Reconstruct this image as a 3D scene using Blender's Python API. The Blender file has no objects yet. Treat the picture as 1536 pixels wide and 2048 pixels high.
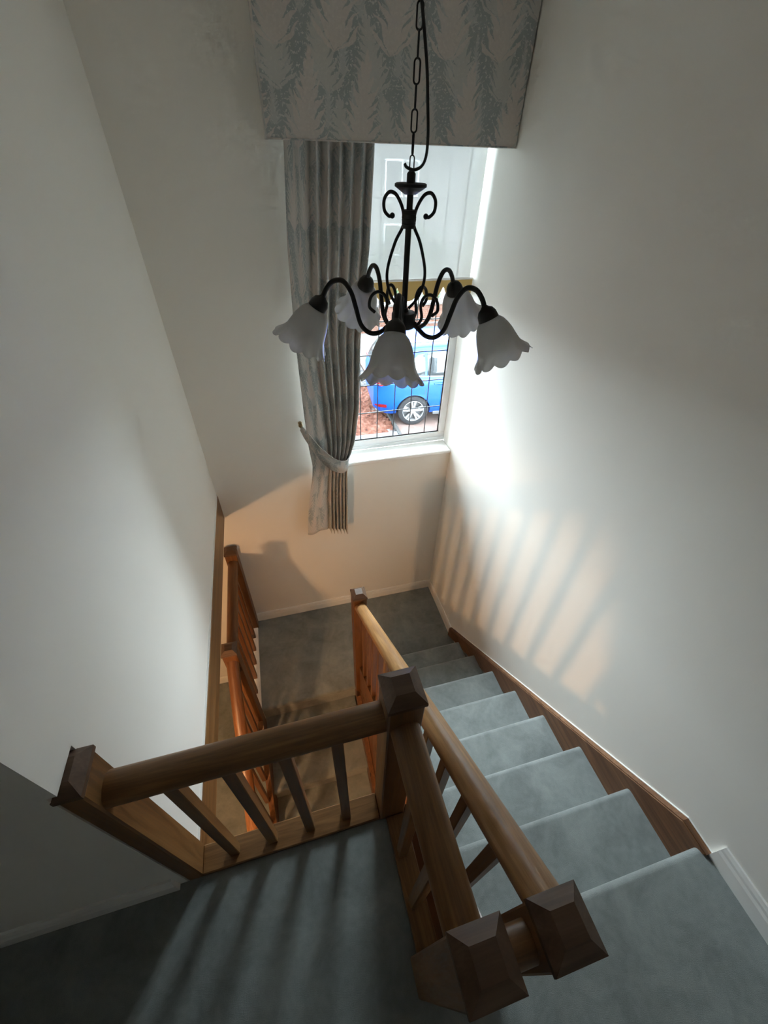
import bpy, bmesh, math, random
import numpy as np
from mathutils import Vector, Matrix
random.seed(7)
S = bpy.context.scene
COL = S.collection
PI = math.pi

# ------------------------------------------------------------ camera, sky, exposure
def cam_axes(pitch, yaw, roll):
    p, y, r = (math.radians(a) for a in (pitch, yaw, roll))
    f = Vector((math.sin(y)*math.cos(p), math.cos(y)*math.cos(p), math.sin(p)))
    rt = Vector((math.cos(y), -math.sin(y), 0)); up = rt.cross(f)
    return math.cos(r)*rt+math.sin(r)*up, -math.sin(r)*rt+math.cos(r)*up, f
cd = bpy.data.cameras.new('camera'); cam = bpy.data.objects.new('camera', cd); COL.objects.link(cam)
rt, up, fw = cam_axes(-41.1834, 16.4441, 2.0078)
mt = Matrix((rt, up, -fw)).transposed().to_4x4(); mt.translation = (-1.2682, -2.5212, 1.8746)
cam.matrix_world = mt
cd.sensor_fit = 'VERTICAL'; cd.sensor_height = 24.0; cd.lens = 824.34/2048*24.0; cd.clip_start = .02
S.camera = cam

w = bpy.data.worlds.new('sky'); S.world = w; w.use_nodes = True
bg = w.node_tree.nodes['Background']
bg.inputs['Color'].default_value = (.80, .91, 1.0, 1); bg.inputs['Strength'].default_value = 7.0
# sampling portal in the window opening (gives off no light itself)
pl = bpy.data.lights.new('window_portal', 'AREA'); pl.shape = 'RECTANGLE'; pl.size = 1.0; pl.size_y = 2.05
pl.cycles.is_portal = True
po = bpy.data.objects.new('window_portal', pl); COL.objects.link(po)
po.location = (-.5, .235, 1.13); po.rotation_euler = (math.radians(-90), 0, 0)

S.view_settings.view_transform = 'Standard'; S.view_settings.look = 'None'
S.view_settings.gamma = 1; S.view_settings.use_curve_mapping = False
S.view_settings.exposure = 2.8
S.cycles.diffuse_bounces = 8; S.cycles.max_bounces = 10; S.cycles.transparent_max_bounces = 12
S.cycles.use_adaptive_sampling = True; S.cycles.adaptive_threshold = .045; S.cycles.adaptive_min_samples = 16; S.cycles.use_denoising = True

# ------------------------------------------------------------ node helpers
def new_mat(name):
    m = bpy.data.materials.new(name); m.use_nodes = True
    return m, m.node_tree, m.node_tree.nodes['Principled BSDF']
def N(nt, t, **kw):
    n = nt.nodes.new(t)
    for k, v in kw.items():
        if k in n.inputs: n.inputs[k].default_value = v
        else: setattr(n, k, v)
    return n
def L(nt, a, b): nt.links.new(a, b)
def math_n(nt, op, a, b=None, c=None):
    n = nt.nodes.new('ShaderNodeMath'); n.operation = op
    for i, x in enumerate((a, b, c)):
        if x is None: continue
        if isinstance(x, (int, float)): n.inputs[i].default_value = x
        else: nt.links.new(x, n.inputs[i])
    return n.outputs[0]
def mixc(nt, fac, a, b, blend='MIX'):
    n = nt.nodes.new('ShaderNodeMix'); n.data_type = 'RGBA'; n.blend_type = blend
    for i, x in ((0, fac), (6, a), (7, b)):
        if isinstance(x, (int, float)): n.inputs[i].default_value = x
        elif isinstance(x, tuple): n.inputs[i].default_value = (*x, 1)
        else: nt.links.new(x, n.inputs[i])
    return n.outputs[2]
def ramp(nt, fac, stops):
    n = nt.nodes.new('ShaderNodeValToRGB'); L(nt, fac, n.inputs[0])
    el = n.color_ramp.elements
    while len(el) < len(stops): el.new(.5)
    for e, (p, c) in zip(el, stops): e.position = p; e.color = (*c, 1)
    return n.outputs[0]
def coords(nt, scale=(1, 1, 1), src='Object', rot=(0, 0, 0)):
    tc = nt.nodes.new('ShaderNodeTexCoord'); mp = nt.nodes.new('ShaderNodeMapping')
    mp.inputs['Scale'].default_value = scale; mp.inputs['Rotation'].default_value = rot
    L(nt, tc.outputs[src], mp.inputs[0]); return mp.outputs[0]
def noise(nt, vec, scale, detail=3, rough=.5, dist=0):
    n = nt.nodes.new('ShaderNodeTexNoise'); n.inputs['Scale'].default_value = scale
    n.inputs['Detail'].default_value = detail; n.inputs['Roughness'].default_value = rough
    n.inputs['Distortion'].default_value = dist
    if vec is not None: L(nt, vec, n.inputs['Vector'])
    return n.outputs[0]
def bump(nt, h, bs, strength=.2, dist=.01):
    b = nt.nodes.new('ShaderNodeBump'); b.inputs['Strength'].default_value = strength
    b.inputs['Distance'].default_value = dist
    L(nt, h, b.inputs['Height']); L(nt, b.outputs[0], bs.inputs['Normal'])

def plain(name, col, rough=.5, metal=0, spec=.5):
    m, nt, b = new_mat(name)
    v = noise(nt, coords(nt), 9, 3)
    L(nt, mixc(nt, v, tuple(c*.93 for c in col), tuple(min(1, c*1.05) for c in col)), b.inputs['Base Color'])
    b.inputs['Roughness'].default_value = rough; b.inputs['Metallic'].default_value = metal
    b.inputs['Specular IOR Level'].default_value = spec
    return m
def paint(name, col, rough=.75):
    m, nt, b = new_mat(name); c = coords(nt)
    v = noise(nt, c, 1.3, 2)
    L(nt, mixc(nt, v, tuple(x*.97 for x in col), col), b.inputs['Base Color'])
    b.inputs['Roughness'].default_value = rough; b.inputs['Specular IOR Level'].default_value = .25
    bump(nt, noise(nt, c, 160, 2), b, .06, .002)
    return m
def wood(name, dark, mid, light, axis, rough=.38, knots=.0, ring=1.0):
    m, nt, b = new_mat(name)
    sc = [26, 26, 26]; sc['xyz'.index(axis)] = 1.6
    c = coords(nt, tuple(sc))
    wn = noise(nt, c, 1.0*ring, 5, .62, .9)
    fine = noise(nt, coords(nt, tuple(s*4.5 for s in sc)), 1.4, 2, .6)
    f = math_n(nt, 'ADD', math_n(nt, 'MULTIPLY', wn, .75), math_n(nt, 'MULTIPLY', fine, .28))
    col = ramp(nt, f, [(.3, dark), (.5, mid), (.68, light)])
    if knots:
        sk = [7, 7, 7]; sk['xyz'.index(axis)] = 3.2
        vo = nt.nodes.new('ShaderNodeTexVoronoi'); L(nt, coords(nt, tuple(sk)), vo.inputs['Vector']); vo.inputs['Scale'].default_value = 1
        k = math_n(nt, 'LESS_THAN', vo.outputs['Distance'], knots)
        col = mixc(nt, math_n(nt, 'MULTIPLY', k, .85), col, tuple(x*.28 for x in dark))
    L(nt, col, b.inputs['Base Color'])
    rr = math_n(nt, 'ADD', math_n(nt, 'MULTIPLY', fine, .25), rough-.1)
    L(nt, rr, b.inputs['Roughness'])
    bump(nt, f, b, .12, .002)
    return m
def carpet(name, a, bcol):
    m, nt, b = new_mat(name); c = coords(nt)
    big = noise(nt, c, 6.5, 4, .62, .6); mid = noise(nt, c, 42, 2); fib = noise(nt, c, 620, 2)
    f = math_n(nt, 'ADD', math_n(nt, 'MULTIPLY', big, .62), math_n(nt, 'ADD', math_n(nt, 'MULTIPLY', mid, .16), math_n(nt, 'MULTIPLY', fib, .26)))
    L(nt, ramp(nt, f, [(.3, a), (.72, bcol)]), b.inputs['Base Color'])
    b.inputs['Roughness'].default_value = .95; b.inputs['Specular IOR Level'].default_value = .08
    b.inputs['Sheen Weight'].default_value = .35; b.inputs['Sheen Roughness'].default_value = .5
    bump(nt, math_n(nt, 'ADD', fib, math_n(nt, 'MULTIPLY', mid, .6)), b, .5, .004)
    return m

def fern_mask(nt, U, V, sx, sy, ou, ov, wid, fr, lean):
    v0 = math_n(nt, 'ADD', math_n(nt, 'MULTIPLY', V, sy), ov)
    row = math_n(nt, 'FLOOR', v0); vv = math_n(nt, 'FRACT', v0)
    u0 = math_n(nt, 'ADD', math_n(nt, 'ADD', math_n(nt, 'MULTIPLY', U, sx), ou), math_n(nt, 'MULTIPLY', row, .413))
    u0 = math_n(nt, 'ADD', u0, math_n(nt, 'MULTIPLY', vv, lean))
    uu = math_n(nt, 'ABSOLUTE', math_n(nt, 'SUBTRACT', math_n(nt, 'FRACT', u0), .5))
    env = math_n(nt, 'MULTIPLY', math_n(nt, 'POWER', math_n(nt, 'SUBTRACT', 1.0, vv), .75), wid)
    env = math_n(nt, 'MULTIPLY', env, math_n(nt, 'MINIMUM', math_n(nt, 'MULTIPLY', vv, 9.0), 1.0))
    saw = math_n(nt, 'FRACT', math_n(nt, 'SUBTRACT', math_n(nt, 'MULTIPLY', vv, fr), math_n(nt, 'MULTIPLY', uu, fr*.55)))
    lim = math_n(nt, 'MULTIPLY', env, math_n(nt, 'ADD', math_n(nt, 'MULTIPLY', saw, .75), .3))
    d = math_n(nt, 'SUBTRACT', lim, uu)
    n = nt.nodes.new('ShaderNodeMapRange'); n.inputs['From Min'].default_value = -.012; n.inputs['From Max'].default_value = .02
    L(nt, d, n.inputs[0]); return n.outputs[0]
def fabric(name):
    m, nt, b = new_mat(name)
    uv = nt.nodes.new('ShaderNodeUVMap'); uv.uv_map = 'fabric'
    ns = nt.nodes.new('ShaderNodeTexNoise'); ns.inputs['Scale'].default_value = 14; ns.inputs['Detail'].default_value = 3
    L(nt, uv.outputs[0], ns.inputs['Vector'])
    sep = nt.nodes.new('ShaderNodeSeparateXYZ'); L(nt, uv.outputs[0], sep.inputs[0])
    sn = nt.nodes.new('ShaderNodeSeparateXYZ'); L(nt, ns.outputs['Color'], sn.inputs[0])
    U = math_n(nt, 'ADD', sep.outputs[0], math_n(nt, 'MULTIPLY', math_n(nt, 'SUBTRACT', sn.outputs[0], .5), .05))
    V = math_n(nt, 'ADD', sep.outputs[1], math_n(nt, 'MULTIPLY', math_n(nt, 'SUBTRACT', sn.outputs[1], .5), .05))
    speck = noise(nt, uv.outputs[0], 85, 3, .7); blotch = noise(nt, uv.outputs[0], 10, 3, .6)
    base = mixc(nt, blotch, (.30, .335, .34), (.43, .455, .45))
    base = mixc(nt, math_n(nt, 'GREATER_THAN', speck, .58), base, (.60, .60, .57))
    m1 = fern_mask(nt, U, V, 5.2, 4.3, .1, .2, .52, 8, .22)
    c1 = mixc(nt, blotch, (.53, .53, .505), (.62, .60, .565))
    m2 = fern_mask(nt, U, V, 4.4, 3.4, .55, .65, .50, 7, -.16)
    c2 = mixc(nt, speck, (.57, .515, .48), (.70, .645, .60))
    m3 = fern_mask(nt, U, V, 9.0, 6.5, .3, .4, .30, 10, .1)
    col = mixc(nt, math_n(nt, 'MULTIPLY', m3, .7), base, (.56, .57, .55))
    col = mixc(nt, math_n(nt, 'MULTIPLY', m1, .85), col, c1)
    col = mixc(nt, math_n(nt, 'MULTIPLY', m2, .9), col, c2)
    L(nt, col, b.inputs['Base Color'])
    b.inputs['Roughness'].default_value = .85; b.inputs['Specular IOR Level'].default_value = .15
    b.inputs['Sheen Weight'].default_value = .3
    bump(nt, noise(nt, uv.outputs[0], 900, 1), b, .2, .002)
    return m

def translucent(name, col, trans, transp=0.0, streak=False):
    m = bpy.data.materials.new(name); m.use_nodes = True; nt = m.node_tree
    nt.nodes.remove(nt.nodes['Principled BSDF']); out = nt.nodes['Material Output']
    if streak:
        c = coords(nt, (1, 1, .35)); v = noise(nt, c, 26, 4, .6, 1.2)
        cc = mixc(nt, v, tuple(x*.86 for x in col), col)
    else:
        c = coords(nt, (1, 1, 1)); v = noise(nt, c, 400, 2); cc = mixc(nt, v, tuple(x*.93 for x in col), col)
    d = nt.nodes.new('ShaderNodeBsdfDiffuse'); t = nt.nodes.new('ShaderNodeBsdfTranslucent')
    L(nt, cc, d.inputs[0]); L(nt, cc, t.inputs[0])
    mx = nt.nodes.new('ShaderNodeMixShader'); mx.inputs[0].default_value = trans
    L(nt, d.outputs[0], mx.inputs[1]); L(nt, t.outputs[0], mx.inputs[2]); o = mx.outputs[0]
    if transp:
        tr = nt.nodes.new('ShaderNodeBsdfTransparent'); m2 = nt.nodes.new('ShaderNodeMixShader'); m2.inputs[0].default_value = transp
        L(nt, o, m2.inputs[1]); L(nt, tr.outputs[0], m2.inputs[2]); o = m2.outputs[0]
    if streak:
        g = nt.nodes.new('ShaderNodeBsdfGlossy'); g.inputs['Roughness'].default_value = .3
        fr = nt.nodes.new('ShaderNodeFresnel'); m3 = nt.nodes.new('ShaderNodeMixShader')
        L(nt, fr.outputs[0], m3.inputs[0]); L(nt, o, m3.inputs[1]); L(nt, g.outputs[0], m3.inputs[2]); o = m3.outputs[0]
    L(nt, o, out.inputs[0]); return m
def thin_glass(name, tint=(.96, .98, .97)):
    m = bpy.data.materials.new(name); m.use_nodes = True; nt = m.node_tree
    nt.nodes.remove(nt.nodes['Principled BSDF']); out = nt.nodes['Material Output']
    tr = nt.nodes.new('ShaderNodeBsdfTransparent'); tr.inputs[0].default_value = (*tint, 1)
    g = nt.nodes.new('ShaderNodeBsdfGlossy'); g.inputs['Roughness'].default_value = .02
    fr = nt.nodes.new('ShaderNodeFresnel'); fr.inputs[0].default_value = 1.3
    mx = nt.nodes.new('ShaderNodeMixShader')
    L(nt, fr.outputs[0], mx.inputs[0]); L(nt, tr.outputs[0], mx.inputs[1]); L(nt, g.outputs[0], mx.inputs[2])
    L(nt, mx.outputs[0], out.inputs[0]); return m
def emitter(name, col, st):
    m, nt, b = new_mat(name)
    b.inputs['Emission Color'].default_value = (*col, 1); b.inputs['Emission Strength'].default_value = st
    return m

WALL = paint('wall_paint', (.865, .845, .795))
WHITE = paint('white_gloss_paint', (.88, .87, .84), .4)
CEIL = paint('ceiling_paint', (.90, .89, .86))
UPVC = paint('white_plastic_frame', (.86, .87, .88), .3)
CARPET = carpet('grey_carpet', (.15, .165, .162), (.31, .335, .325))
OD, OM, OL = (.080, .034, .010), (.185, .086, .027), (.29, .145, .050)
OAK = {a: wood('oak_'+a, OD, OM, OL, a) for a in 'xyz'}
CAPW = wood('dark_cap_wood', (.060, .030, .015), (.105, .056, .030), (.15, .085, .048), 'x', .5, 0, 1.3)
PD, PM, PL_ = (.072, .022, .007), (.14, .054, .017), (.23, .095, .03)
PINE = {a: wood('red_pine_'+a, PD, PM, PL_, a, .35, .16) for a in 'xyz'}
HONEY = wood('honey_oak_x', (.15, .066, .02), (.33, .165, .058), (.50, .28, .115), 'x', .36)
STRW = {a: wood('brown_string_wood_'+a, (.085, .034, .014), (.17, .072, .032), (.26, .12, .055), a, .45) for a in 'x'}
IRON = plain('black_iron', (.012, .011, .011), .45, .3)
FABRIC = fabric('fern_print_fabric')
FROST = translucent('frosted_glass', (.97, .97, .96), .7, .16, True)
BLIND = translucent('sheer_blind', (.86, .87, .85), .042, .05)
VALANCE = translucent('tan_blind_valance', (.66, .47, .19), .06)
GLASS = thin_glass('window_glass')
LEAD = plain('lead_strip', (.10, .105, .115), .5, .4)
RUBBER = plain('black_rubber', (.012, .012, .013), .7)
BRASS = plain('aged_brass', (.35, .26, .14), .35, 1)

# ------------------------------------------------------------ mesh helpers
def mesh_obj(name, bm, mat, parent=None, smooth=False, angle=None):
    me = bpy.data.meshes.new(name); bm.normal_update(); bm.to_mesh(me); bm.free()
    if smooth:
        for p in me.polygons: p.use_smooth = True
        if angle: me.set_sharp_from_angle(angle=math.radians(angle))
    me.materials.append(mat)
    o = bpy.data.objects.new(name, me); COL.objects.link(o)
    if parent: o.parent = parent
    return o
def tag(o, label, cat, group=None):
    o['label'] = label; o['category'] = cat
    if group: o['group'] = group
    return o
def struct(o, label=None, cat=None):
    o['kind'] = 'structure'
    if label: o['label'] = label
    if cat: o['category'] = cat
    return o
def thing(name, label, cat, loc=(0, 0, 0), group=None):
    o = bpy.data.objects.new(name, None); COL.objects.link(o); o.location = loc
    o.empty_display_size = .05
    return tag(o, label, cat, group)
def bbox(bm, x0, x1, y0, y1, z0, z1, bev=0, seg=1):
    r = bmesh.ops.create_cube(bm, size=1.0)
    vs = r['verts']
    for v in vs:
        v.co.x = x0 + (v.co.x+.5)*(x1-x0); v.co.y = y0 + (v.co.y+.5)*(y1-y0); v.co.z = z0 + (v.co.z+.5)*(z1-z0)
    if bev:
        es = list({e for v in vs for e in v.link_edges})
        bmesh.ops.bevel(bm, geom=es, offset=bev, segments=seg, affect='EDGES', profile=.5)
    return vs
def box(name, b, mat, parent=None, bev=0, seg=1):
    bm = bmesh.new(); bbox(bm, *b, bev, seg); return mesh_obj(name, bm, mat, parent)
def boxes(name, bs, mat, parent=None):
    bm = bmesh.new()
    for b in bs: bbox(bm, *b)
    return mesh_obj(name, bm, mat, parent)
def extrude_poly(bm, pts, a, b, axis='x'):
    """closed polygon pts (p,q) extruded from a to b along axis; p,q are the other axes in order"""
    def mk(t, p, q):
        return {'x': (t, p, q), 'y': (p, t, q), 'z': (p, q, t)}[axis]
    A = [bm.verts.new(mk(a, *p)) for p in pts]; B = [bm.verts.new(mk(b, *p)) for p in pts]
    n = len(pts)
    bm.faces.new(A[::-1]); bm.faces.new(B)
    for i in range(n): bm.faces.new((A[i], A[(i+1) % n], B[(i+1) % n], B[i]))
    bmesh.ops.recalc_face_normals(bm, faces=bm.faces)
def spline(pts, n=8):
    pts = [Vector(p) for p in pts]; P = [2*pts[0]-pts[1]] + pts + [2*pts[-1]-pts[-2]]; out = []
    for i in range(1, len(P)-2):
        p0, p1, p2, p3 = P[i-1:i+3]
        for k in range(n):
            t = k/n
            out.append(.5*((2*p1)+(p2-p0)*t+(2*p0-5*p1+4*p2-p3)*t*t+(3*p1-p0-3*p2+p3)*t**3))
    out.append(pts[-1].copy()); return out
def tube(bm, pts, rad, seg=8, cap=True, flat=None):
    pts = [Vector(p) for p in pts]; n = len(pts); rings = []
    prev = None
    for i, p in enumerate(pts):
        d = (pts[min(i+1, n-1)]-pts[max(i-1, 0)]).normalized()
        if prev is None:
            a = Vector((0, 0, 1)) if abs(d.z) < .9 else Vector((0, 1, 0))
            u = d.cross(a).normalized()
        else:
            u = (prev-d*prev.dot(d)).normalized()
        prev = u; v = d.cross(u)
        r = rad[i] if isinstance(rad, (list, tuple)) else rad
        ring = []
        for k in range(seg):
            a = 2*PI*k/seg
            ring.append(bm.verts.new(p+u*math.cos(a)*r*(flat or 1)+v*math.sin(a)*r))
        rings.append(ring)
    for i in range(n-1):
        for k in range(seg):
            bm.faces.new((rings[i][k], rings[i][(k+1) % seg], rings[i+1][(k+1) % seg], rings[i+1][k]))
    if cap:
        bm.faces.new(rings[0][::-1]); bm.faces.new(rings[-1])
def lathe(bm, prof, seg=24, M=Matrix.Identity(4), closed=True):
    rings = []
    for r, z in prof:
        if r < 1e-6: rings.append([bm.verts.new(M @ Vector((0, 0, z)))])
        else: rings.append([bm.verts.new(M @ Vector((r*math.cos(2*PI*k/seg), r*math.sin(2*PI*k/seg), z))) for k in range(seg)])
    for A, B in zip(rings, rings[1:]):
        for k in range(seg):
            k2 = (k+1) % seg
            if len(A) == 1 and len(B) > 1: bm.faces.new((A[0], B[k2], B[k]))
            elif len(B) == 1 and len(A) > 1: bm.faces.new((A[k], A[k2], B[0]))
            elif len(A) > 1: bm.faces.new((A[k], A[k2], B[k2], B[k]))
    bmesh.ops.recalc_face_normals(bm, faces=bm.faces)

# ------------------------------------------------------------ dimensions
R_, G_ = .195, .2459            # riser, going
Y0 = -2.5149                    # top nosing of the upper flight
H = 8*R_                        # half landing below the upper floor
GF = -13*R_                     # ground floor
XL = -1.78                      # stairwell left wall face
CH = 2.5                        # ceiling
YB = -4.3; XW = -4.4            # back wall, far left wall

# ------------------------------------------------------------ room shell
WX = -1.0; WZ0, WZ1 = .10, 2.15
struct(boxes('wall_far', [(XW, WX, 0, .25, GF-.3, CH+.1), (WX, .25, 0, .25, GF-.3, WZ0), (WX, .25, 0, .25, WZ1, CH+.1)], WALL))
struct(box('wall_right', (0, .25, YB, .25, GF-.3, CH+.1), WALL))
struct(box('wall_back', (XW, .25, YB-.2, YB, GF-.3, CH+.1), WALL))
struct(box('wall_hall', (XW-.2, XW, YB, .25, GF-.3, CH+.1), WALL))
struct(boxes('wall_left', [(XL-.115, XL, -2.051, 0, -.205, .942), (XL-.115, XL, -2.143, 0, .942, CH)], WALL))
struct(boxes('wall_front', [(XW, -1.7995, -2.143, -2.052, -.205, .942), (XW, XL-.115, -2.143, -2.052, .942, CH)], WALL))
struct(box('ceiling', (XW, 0, YB, 0, CH, CH+.1), CEIL))
# upper floor: landing (carpet) with a rounded nosing where the flight starts
bm = bmesh.new()
bbox(bm, XW, -1.108, YB, -2.1425, -.03, 0.0)
bbox(bm, -1.108, -.8885, YB, -2.60, -.03, 0.0)
struct(mesh_obj('floor', bm, CARPET))
prof = [(YB, -.20), (Y0-.02, -.20), (Y0-.02, -.045)]
for k in range(9):
    a = -PI/2 + PI*k/8
    prof.append((Y0-.0225+.0225*math.cos(a), -.0225+.0225*math.sin(a)))
prof += [(YB, 0)]
bm = bmesh.new(); extrude_poly(bm, prof, -.8885, 0, 'x')
struct(mesh_obj('floor_stairhead', bm, CARPET, smooth=True, angle=40))
struct(boxes('ceiling_hall', [(XW, XL-.115, YB, 0, -.205, -.17), (XL-.115, -1.036, YB, -2.065, -.205, -.17)], CEIL))
struct(box('floor_hall', (XW, 0, YB, 0, GF-.1, GF), CARPET))
# upper flight support wall below the landing (closes the cupboard under the stairs)
struct(box('wall_cupboard', (-.96, -.93, YB, -2.62, GF, -.2), WALL))
# half landing
prof = [(0, -H-.2), (-.86, -H-.2), (-.86, -H-.045)]
for k in range(9):
    a = -PI/2 + PI*k/8
    prof.append((-.884+.0225-.0225*math.cos(a), -H-.0225+.0225*math.sin(a)))
prof += [(0, -H)]
bm = bmesh.new(); extrude_poly(bm, prof, -1.755, 0, 'x')
struct(mesh_obj('floor_half_landing', bm, CARPET, smooth=True, angle=40))
# skirtings
def skirting(name, p0, p1, nrm, z, h=.103, t=.016):
    p0, p1, nrm = Vector((*p0, 0)), Vector((*p1, 0)), Vector((*nrm, 0))
    pr = [(0, 0), (t, 0), (t, h*.62), (t*.75, h*.74), (t*.75, h*.86), (t*.45, h), (0, h)]
    bm = bmesh.new()
    A = [bm.verts.new(p0+nrm*a+Vector((0, 0, z+b))) for a, b in pr]
    B = [bm.verts.new(p1+nrm*a+Vector((0, 0, z+b))) for a, b in pr]
    bm.faces.new(A); bm.faces.new(B[::-1])
    for i in range(len(pr)): bm.faces.new((A[i], B[i], B[(i+1) % len(pr)], A[(i+1) % len(pr)]))
    bmesh.ops.recalc_face_normals(bm, faces=bm.faces)
    return struct(mesh_obj(name, bm, WHITE))
skirting('baseboard_far', (-1.752, 0), (0, 0), (0, -1), -H)
skirting('baseboard_right', (0, -.602), (0, -.0005), (-1, 0), -H)
skirting('baseboard_stairhead', (0, YB), (0, -2.545), (-1, 0), 0)
skirting('baseboard_front', (XW, -2.143), (-1.825, -2.143), (0, -1), 0)
skirting('baseboard_hall', (XW, 0), (-1.86, 0), (0, -1), GF)
skirting('baseboard_back', (XW, YB), (-.02, YB), (0, 1), 0)

# timber edge trims along the bottom of the left wall
struct(box('trim_1', (XL-.118, XL+.008, -2.062, -.0005, -.232, -.016), OAK['y'], bev=.003))
t2 = box('trim_2', (XL-.002, XL+.006, -2.05, -.0005, -.0155, -.006), WHITE); struct(t2)

struct(box('gap_shade_board', (-1.0355, -.9545, -2.62, -2.05, -.36, -.335), plain('dark_gap_shade', (.03, .016, .009), .7)))  # dark board added so the shaded gap beside the stair reads black

# ------------------------------------------------------------ staircases
def step_mesh(yn, ynext, z, x0, x1, sgn, r=.0225):
    """one carpeted step: nosing at yn (overhang towards sgn*y), back at ynext, top z, riser below"""
    pr = [(ynext-sgn*.0225, z), (ynext-sgn*.0225, z-.05), (yn-sgn*.022, z-R_-.0), (yn-sgn*.0205, z-R_+.001), (yn-sgn*.0205, z-2*r)]
    for k in range(9):
        a = -PI/2+PI*k/8
        pr.append((yn-sgn*r+sgn*r*math.cos(a), z-r+r*math.sin(a)))
    bm = bmesh.new(); extrude_poly(bm, pr, x0, x1, 'x'); return bm
up_st = thing('staircase', 'upper flight of grey carpeted steps going down along the right wall', 'staircase', (-.45, -.8, -H))
def par(o, p):
    o.parent = p; o.matrix_parent_inverse = Matrix.Translation(p.location).inverted(); return o
XS0, XS1 = -.8885, -.033
for i in range(1, 8):
    yn = Y0+i*G_
    par(mesh_obj('step', step_mesh(yn, yn-G_, -i*R_, XS0, XS1, 1), CARPET, smooth=True, angle=40), up_st)
# wall string (sloping board on the right wall) with level top end, and the outer string
k = R_/G_
def zs(y, off): return off-(y-Y0)*k
def string_poly(y0, y1, top, bot):
    return [(y0, zs(y0, top)), (y1, zs(y1, top)), (y1, zs(y1, bot)), (y0, zs(y0, bot))]
bm = bmesh.new()
ye, yt = -.602, -2.439
extrude_poly(bm, [(ye, -1.444), (yt, .012), (-2.545, .012), (-2.545, -.19), (yt, -.30), (ye+.0, -H+.001)], -.0335, -.0005, 'x')
bmesh.ops.bevel(bm, geom=[e for e in bm.edges if all(v.co.x < -.03 for v in e.verts)], offset=.005, segments=2, affect='EDGES')
par(mesh_obj('wall_string', bm, None or wood('brown_string_grain', (.075, .032, .014), (.16, .070, .030), (.25, .12, .055), 'y', .42)), up_st)
STRG = bpy.data.materials['brown_string_grain']
bm = bmesh.new()
tube(bm, [(-.0037, ye, -1.4425), (-.0037, yt, .0135), (-.0037, -2.545, .0135)], .0032, 6)
par(mesh_obj('caulk_bead', bm, WHITE), up_st)
bm = bmesh.new()
extrude_poly(bm, [(-.93, zs(-.93, .10)), (-2.5, zs(-2.5, .10)), (-2.5, zs(-2.5, -.25)), (-.93, zs(-.93, -.25))], -.952, -.889, 'x')
par(mesh_obj('outer_string', bm, PINE['y']), up_st)

lo_st = thing('staircase', 'lower flight of shaded carpeted steps turning back down below the landing', 'staircase', (-1.36, -1.9, GF))
for j in range(1, 5):
    yn = -.884-j*G_
    par(mesh_obj('step', step_mesh(yn, yn+G_, -H-j*R_, -1.7485, -.993, -1), CARPET, smooth=True, angle=40), lo_st)
def lz(y, off): return -H+off+(y+.884)*k
for nm, x0, x1 in (('left_string', -1.79, -1.7495), ('right_string', -.992, -.956)):
    bm = bmesh.new()
    extrude_poly(bm, [(-.976, lz(-.976, .10)), (-1.94, lz(-1.94, .10)), (-1.94, GF+.001), (-1.75, GF+.001), (-.976, -H-.29)], x0, x1, 'x')
    par(mesh_obj(nm, bm, PINE['y']), lo_st)

# spandrel boarding below the outer string
sp = thing('spandrel_panel', 'knotty reddish timber boarding between the two flights', 'panel', (-.94, -1.7, GF))
y = -.945
while y > -2.6:
    y1 = max(y-.105, -2.61)
    za, zb = (min(zs(q, -.253), -.37) for q in (y, y1))
    bm = bmesh.new()
    extrude_poly(bm, [(y-.002, za), (y1+.002, zb), (y1+.002, GF+.001), (y-.002, GF+.001)], -.9535, -.938, 'x')
    par(mesh_obj('board', bm, PINE['z']), sp)
    y = y1

# ------------------------------------------------------------ balustrades
def newel(parent, cx, cy, z0, hc, mat, hx=.045, hy=.045, capmat=CAPW, a=.0483):
    p = box('newel_post', (cx-hx, cx+hx, cy-hy, cy+hy, z0, hc-.017), mat, None, .004)
    par(p, parent)
    bm = bmesh.new(); ex = a-.045
    X, Yh = hx+ex, hy+ex; f = .0253
    ins = [hx-.002, hy-.002]
    levels = [(ins[0], ins[1], hc-.018), (ins[0], ins[1], hc-.013), (X, Yh, hc-.013), (X, Yh, hc), (max(X-f, .008), Yh-f, hc+.0234)]
    rings = [[bm.verts.new((cx+sx*px, cy+sy*py, z)) for sx, sy in ((-1, -1), (1, -1), (1, 1), (-1, 1))] for px, py, z in levels]
    bm.faces.new(rings[0][::-1]); bm.faces.new(rings[-1])
    for A, B in zip(rings, rings[1:]):
        for q in range(4): bm.faces.new((A[q], A[(q+1) % 4], B[(q+1) % 4], B[q]))
    c = mesh_obj('cap', bm, capmat); c.parent = p; return p
def rail(parent, p0, p1, mat, name='handrail', w=.076, h=.066):
    p0, p1 = Vector(p0), Vector(p1); d = p1-p0; ln = d.length; ex = d.normalized()
    ey = Vector((0, 0, 1)).cross(ex).normalized(); ez = ex.cross(ey)
    pr = []
    for q in range(15):
        a = -PI*.16+(PI*1.32)*q/14
        pr.append((w/2*math.cos(a), h*.5*math.sin(a)+.004))
    pr += [(-w*.26, -h*.5), (w*.26, -h*.5)]
    bm = bmesh.new(); extrude_poly(bm, pr, 0, ln, 'x')
    o = mesh_obj(name, bm, mat, smooth=True, angle=50)
    M = Matrix((ex, ey, ez)).transposed().to_4x4(); M.translation = p0
    o.parent = parent; o.matrix_parent_inverse = Matrix.Translation(parent.location).inverted(); o.matrix_basis = M
    return o
def baluster(parent, x, y, z0, z1, mat, s=.016, rot=0):
    return par(box('baluster', (x-s, x+s, y-s, y+s, z0, z1), mat, None, .002), parent)

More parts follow.
